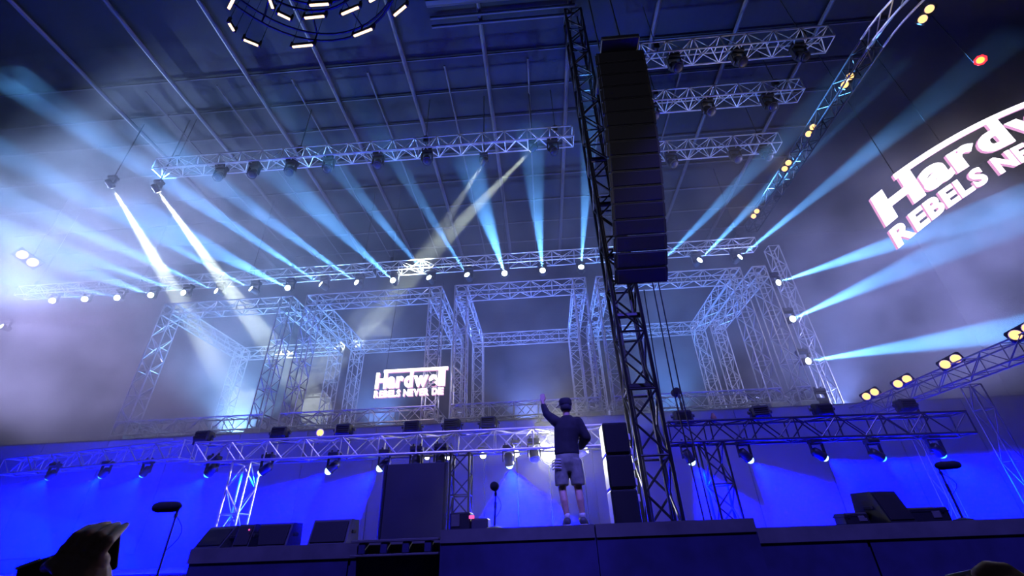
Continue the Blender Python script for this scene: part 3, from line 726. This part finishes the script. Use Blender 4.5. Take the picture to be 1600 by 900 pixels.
for (hx, kx, ax) in ((-.14, -.165, -.13), (.05, .075, .095)):
    limb(mb, [(hx, 0, .88), (kx, .02, .50), (kx*.6+ax*.4, -.025, .34), (ax, -.01, .11), (ax+.01, .06, .05)], [.092, .06, .058, .036, .036])
hand_into(mb, LW, (.02, .05, 1), 1, 1.0, .5, (0, 1, 0)); hand_into(mb, RW, (-.8, .5, -.1), 1, 1.0, .6)
fuse('body', mb, M['skin'], man, .009, 2)
mb = MB(); loft(mb, [(-.05, 0, .97, .19, .145), (-.05, 0, 1.0, .195, .15), (-.045, 0, 1.15, .185, .14), (-.015, 0, 1.36, .205, .145), (0, 0, 1.47, .19, .12), (0, 0, 1.54, .11, .085), (0, 0, 1.575, .075, .07)])
limb(mb, [LS, LE, (-.36, .145, 1.79)], [.09, .066, .050]); limb(mb, [(.16, 0, 1.46), RE, (.19, .16, 1.125)], [.095, .08, .058])
fuse('shirt', mb, M['shirt'], man, .014, 4)
mb = MB(); loft(mb, [(-.045, 0, .72, .12, .09), (-.05, 0, .85, .195, .142), (-.05, 0, .95, .19, .145), (-.05, 0, 1.05, .175, .13)])
for kx in (-.163, .078): loft(mb, [(kx, .01, .545, .104, .12), (kx+(.004 if kx < 0 else -.004), .01, .66, .108, .128), (-.045+(kx+.045)*.84, 0, .90, .105, .13)])
sh = fuse('shorts', mb, M['shorts'], man, .014, 2)
for k in range(4):
    pts = [Vector((-.155+.128*math.cos(a), .0+.142*math.sin(a), .86-.04*k-.04*math.cos(a*.8))) for a in [math.radians(v) for v in range(180, 275, 10)]]
    MB().path(pts, 0.009, 6).build('printed_stripe', M['stripe'], sh)
cp = MB().lathe([(.098, 0), (.106, .03), (.104, .09), (.088, .118), (.03, .128)], 20, None, (0, .02, 1.735)).build('cap', M['cap'], man, True)
MB().cbox((-.06, .13, 1.752), (.17, .13, .015), .006, Matrix.Rotation(.5, 3, 'Z')).build('brim', M['cap'], cp)
MB().lathe([(.072, -.06), (.088, -.03), (.09, .05)], 18, None, (0, .008, 1.71)).build('hair', M['cap'], man, True)
for x, tw in ((-.13, -.03), (.095, .05)):
    mb = MB(); limb(mb, [(x, -.05, .065), (x, .02, .075), (x+tw*.6, .12, .05), (x+tw, .18, .042)], [.055, .058, .052, .042])
    s1 = fuse('shoe', mb, M['shoe'], man, .01, 3)
    MB().cbox((x+tw*.5, .06, .012), (.115, .32, .024), .008, Matrix.Rotation(-tw*3, 3, 'Z')).build('sole', M['sole'], s1)
    MB().lathe([(.042, .09), (.044, .14), (.046, .17)], 12, None, (x, -.01, 0)).build('sock', M['sock'], man, True)

# raised hand with a phone, bottom left; fingertip with phone, bottom right
W0 = at(128, 935, 0.95)
hp = thing('person', W0, 'raised hand of a spectator gripping a phone at bottom left', 'person')
def hpt(x, y, Y): return at(x, y, Y)-W0
mb = MB()
limb(mb, [hpt(150, 1040, .95), hpt(142, 950, .95), hpt(136, 905, .95)], [.038, .034, .036])
fing = (((104, 858), (119, 838), (137, 826), (153, 822)), ((121, 857), (137, 835), (154, 823), (169, 818)), ((138, 859), (155, 837), (171, 825), (184, 819)), ((154, 865), (170, 845), (185, 831), (197, 820)))
for (a, b, c, e) in fing:
    limb(mb, [hpt(134, 900, .95), hpt(a[0]-2, a[1]+14, .945), hpt(*a, .935)], [.034, .020, .0125])
    limb(mb, [hpt(*a, .935), hpt(*b, .935), hpt(*c, .97), hpt(*e, 1.005)], [.0112, .0098, .0088, .0065])
limb(mb, [hpt(122, 900, .94), hpt(100, 886, .93), hpt(84, 880, .945), hpt(72, 886, .98)], [.030, .018, .013, .010])
fuse('hand', mb, M['skin'], hp, .0032, 2)
a, b = hpt(30, 900, 1.06), hpt(192, 842, 1.06); d = (b-a); L = d.length; mtx = Matrix((d.normalized(), Vector((0, 1, 0)), d.normalized().cross(Vector((0, 1, 0))))).transposed()
t2 = thing('phone', W0+(a+b)/2, 'black phone held up in the raised hand at bottom left', 'phone')
MB().cbox((0, 0, -.02), (L, .011, .075), .004, mtx).build('shell', M['phone'], t2)
MB().cbox(mtx @ Vector((-L*.40, -.007, .016)), (L*.24, .004, .006), .001, mtx).build('edge_strip', M['pale'], t2)
W1 = at(1560, 930, 0.95)
h2 = thing('person', W1, 'fingertip of a spectator over a pale phone at bottom right', 'person')
def h2p(x, y, Y): return at(x, y, Y)-W1
mb = MB()
limb(mb, [h2p(1640, 990, .95), h2p(1605, 925, .95), h2p(1572, 893, .95), h2p(1545, 889, .94), h2p(1529, 897, .93)], [.034, .024, .014, .0125, .010])
for k, (x, y) in enumerate(((1580, 912), (1590, 926), (1602, 940))):
    limb(mb, [h2p(1625, 960, .95), h2p(x+18, y-4, .94), h2p(x-20, y-2, .93), h2p(x-36, y+6, .93)], [.028, .013, .012, .009])
fuse('hand', mb, M['skin'], h2, .0035, 2)
a, b = at(1488, 899, .97), at(1560, 884, .97); d = b-a; L = d.length; mtx = Matrix((d.normalized(), Vector((0, 1, 0)), d.normalized().cross(Vector((0, 1, 0))))).transposed()
t2 = thing('phone', (a+b)/2, 'pale phone edge under the fingertip at bottom right', 'phone')
MB().cbox(mtx @ Vector((0, .02, -.036)), (L, .012, .07), .004, mtx).build('shell', M['pale'], t2)

# ------------------------------------------------------------------ haze lamps: uplights on the riser and added unseen floods
up = [(-12.9, (.20, .46, 1.0), 9500), (-6.7, (.12, .30, 1.0), 5200), (-0.5, (.12, .22, 1.0), 5600), (5.4, (.10, .30, 1.0), 5400), (11.9, (.20, .30, 1.0), 3600)]
for i, (X, c, w) in enumerate(up):
    P = Vector((X, 18.4, 5.45))
    t = thing('uplight', P, 'flood lamp on the riser lighting the haze from below, '+nth(i, len(up)), 'stage light', 'uplights on the riser')
    MB().cbox((0, 0, .16), (.4, .3, .2), .03).build('housing', M['black'], t); MB().cbox((0, 0, .265), (.34, .24, .01), .003).build('lens', M['l_cool'], t)
    for sx in (-1, 1): MB().cbox((sx*.22, 0, .1), (.02, .08, .2), .004).build('bracket', M['black'], t)
    spot('beam', P+Vector((0, 0, .32)), P+Vector((0, -.25, 2)), w, c, 120, .8, .2, t)
# side floods added out of view to brighten the haze, on made-up masts
for i, (P, aim, w, c, dg_) in enumerate((((-38.0, 15.6, 10.0), (-5, 17.0, 11.5), 60000, (.48, .46, .98), 38), ((-38.0, 17.5, 13.0), (-8, 12, 15.6), 85000, (.36, .52, 1.0), 26), ((31.0, 15.6, 9.6), (0, 17.0, 11.0), 42000, (.36, .38, 1.0), 40))):
    P = Vector(P)
    t = thing('added_side_flood', P, ['added unseen haze flood in the left wing near the back', 'added unseen haze flood in the left wing near the front', 'added unseen haze flood in the right wing'][i], 'stage light')
    fx = 1 if P.x < 0 else -1
    rod('mast', (-fx*.2, 0, -P.z), (-fx*.2, 0, -.3), .06, M['dark_alu'], t, 8); MB().cbox((-fx*.1, 0, 0), (.4, .5, .4), .04).build('housing', M['black'], t)
    spot('beam', P+Vector((fx*.3, 0, 0)), aim, w, c, dg_, .6, .15, t)
# unseen floods added behind the camera to light the trusses, on made-up masts
for i, (P, aim, w, c, dg_) in enumerate((((-9, -16, 4.0), (-9, 16, 12.2), 3600, (.80, .76, 1.0), 25), ((1.5, -16, 4.0), (-1, 16, 12.2), 3600, (.80, .76, 1.0), 25), ((12, -16, 4.0), (7, 16, 12.2), 3600, (.80, .76, 1.0), 25))):
    P = Vector(P)
    t = thing('added_front_flood', P, 'added unseen flood on the %s mast behind the spectators' % ['left', 'middle', 'right'][i], 'stage light')
    rod('mast', (0, 0, -P.z), (0, 0, -.3), .06, M['dark_alu'], t, 8); MB().cbox((0, -.1, 0), (.5, .4, .4), .04).build('housing', M['black'], t)
    spot('beam', P+Vector((0, .3, 0)), aim, w, c, dg_, .6, .15, t)

for i, X in enumerate((-4.5, 5.5)):  # unseen blue lamps added to light the skirt and stage lip
    P = Vector((X, -3.0, 17.2))
    t = thing('added_roof_wash', P, 'added unseen blue lamp at the front edge of the roof, %s one' % ['left', 'right'][i], 'stage light')
    MB().cbox((0, 0, .1), (.4, .4, .5), .04).build('housing', M['black'], t); rod('hanger', (0, 0, .3), (0, 0, 1.15), .025, M['black'], t)
    spot('beam', P+Vector((0, .1, -.3)), (X-.5, 8.2, 2.0), 18000, (.13, .11, 1.0), 42, .5, .15, t)

# ------------------------------------------------------------------ haze
if HAZE:
    hz = MB().add([(x, y, z) for x in (-26, 18) for y in (8.5, 23.8) for z in (1.53, 18.0)], [(0,1,3,2),(4,6,7,5),(0,4,5,1),(2,3,7,6),(0,2,6,4),(1,5,7,3)]).build('stage_haze', M['drape'])
    tag(hz, 'pale drifting stage haze that the light beams cut through', 'haze', None, 'stuff')
    m = bpy.data.materials.new('haze'); m.use_nodes = True; nt = m.node_tree
    nt.nodes.remove(nt.nodes['Principled BSDF'])
    vs = nt.nodes.new('ShaderNodeVolumeScatter'); vs.inputs['Anisotropy'].default_value = 0.25
    vs.inputs['Color'].default_value = (1, 1, 1, 1)
    tc = nt.nodes.new('ShaderNodeTexCoord'); n = nt.nodes.new('ShaderNodeTexNoise')
    n.inputs['Scale'].default_value = 0.45; n.inputs['Detail'].default_value = 3.0
    nt.links.new(tc.outputs['Object'], n.inputs['Vector'])
    def mrange(src, f0, f1, t0, t1):
        mr = nt.nodes.new('ShaderNodeMapRange'); mr.interpolation_type = 'SMOOTHSTEP'
        for k_, v_ in (('From Min', f0), ('From Max', f1), ('To Min', t0), ('To Max', t1)): mr.inputs[k_].default_value = v_
        nt.links.new(src, mr.inputs['Value']); return mr.outputs['Result']
    def mth(op, a_, b_):
        q_ = nt.nodes.new('ShaderNodeMath'); q_.operation = op
        for k_, v_ in ((0, a_), (1, b_)):
            if isinstance(v_, float): q_.inputs[k_].default_value = v_
            else: nt.links.new(v_, q_.inputs[k_])
        return q_.outputs[0]
    sp = nt.nodes.new('ShaderNodeSeparateXYZ'); nt.links.new(tc.outputs['Object'], sp.inputs[0])
    puff = mrange(n.outputs['Fac'], 0.36, 0.66, 0.2, 2.1)
    left = mrange(sp.outputs['X'], -4.0, -17.0, 0.0, 0.030)
    right = mrange(sp.outputs['X'], 6.0, 14.0, 0.0, 0.02)
    base = mth('ADD', mth('ADD', left, right), 0.022)
    high = mrange(sp.outputs['Z'], 10.5, 16.0, 1.0, 0.09)
    base = mth('MULTIPLY', base, mth('MAXIMUM', high, mrange(sp.outputs['X'], -6.0, -15.0, 0.0, 1.0)))
    base = mth('MULTIPLY', base, mth('MAXIMUM', mrange(sp.outputs['Y'], 9.0, 12.5, 0.12, 1.0), mth('MAXIMUM', mrange(sp.outputs['X'], -7.0, -13.0, 0.0, 0.8), mrange(sp.outputs['Z'], 7.0, 4.0, 0.0, 1.0))))
    nt.links.new(mth('MULTIPLY', base, puff), vs.inputs['Density'])
    nt.links.new(vs.outputs[0], nt.nodes['Material Output'].inputs['Volume'])
    hz.data.materials.clear(); hz.data.materials.append(m)

bpy.data.scenes.remove(_tmp)
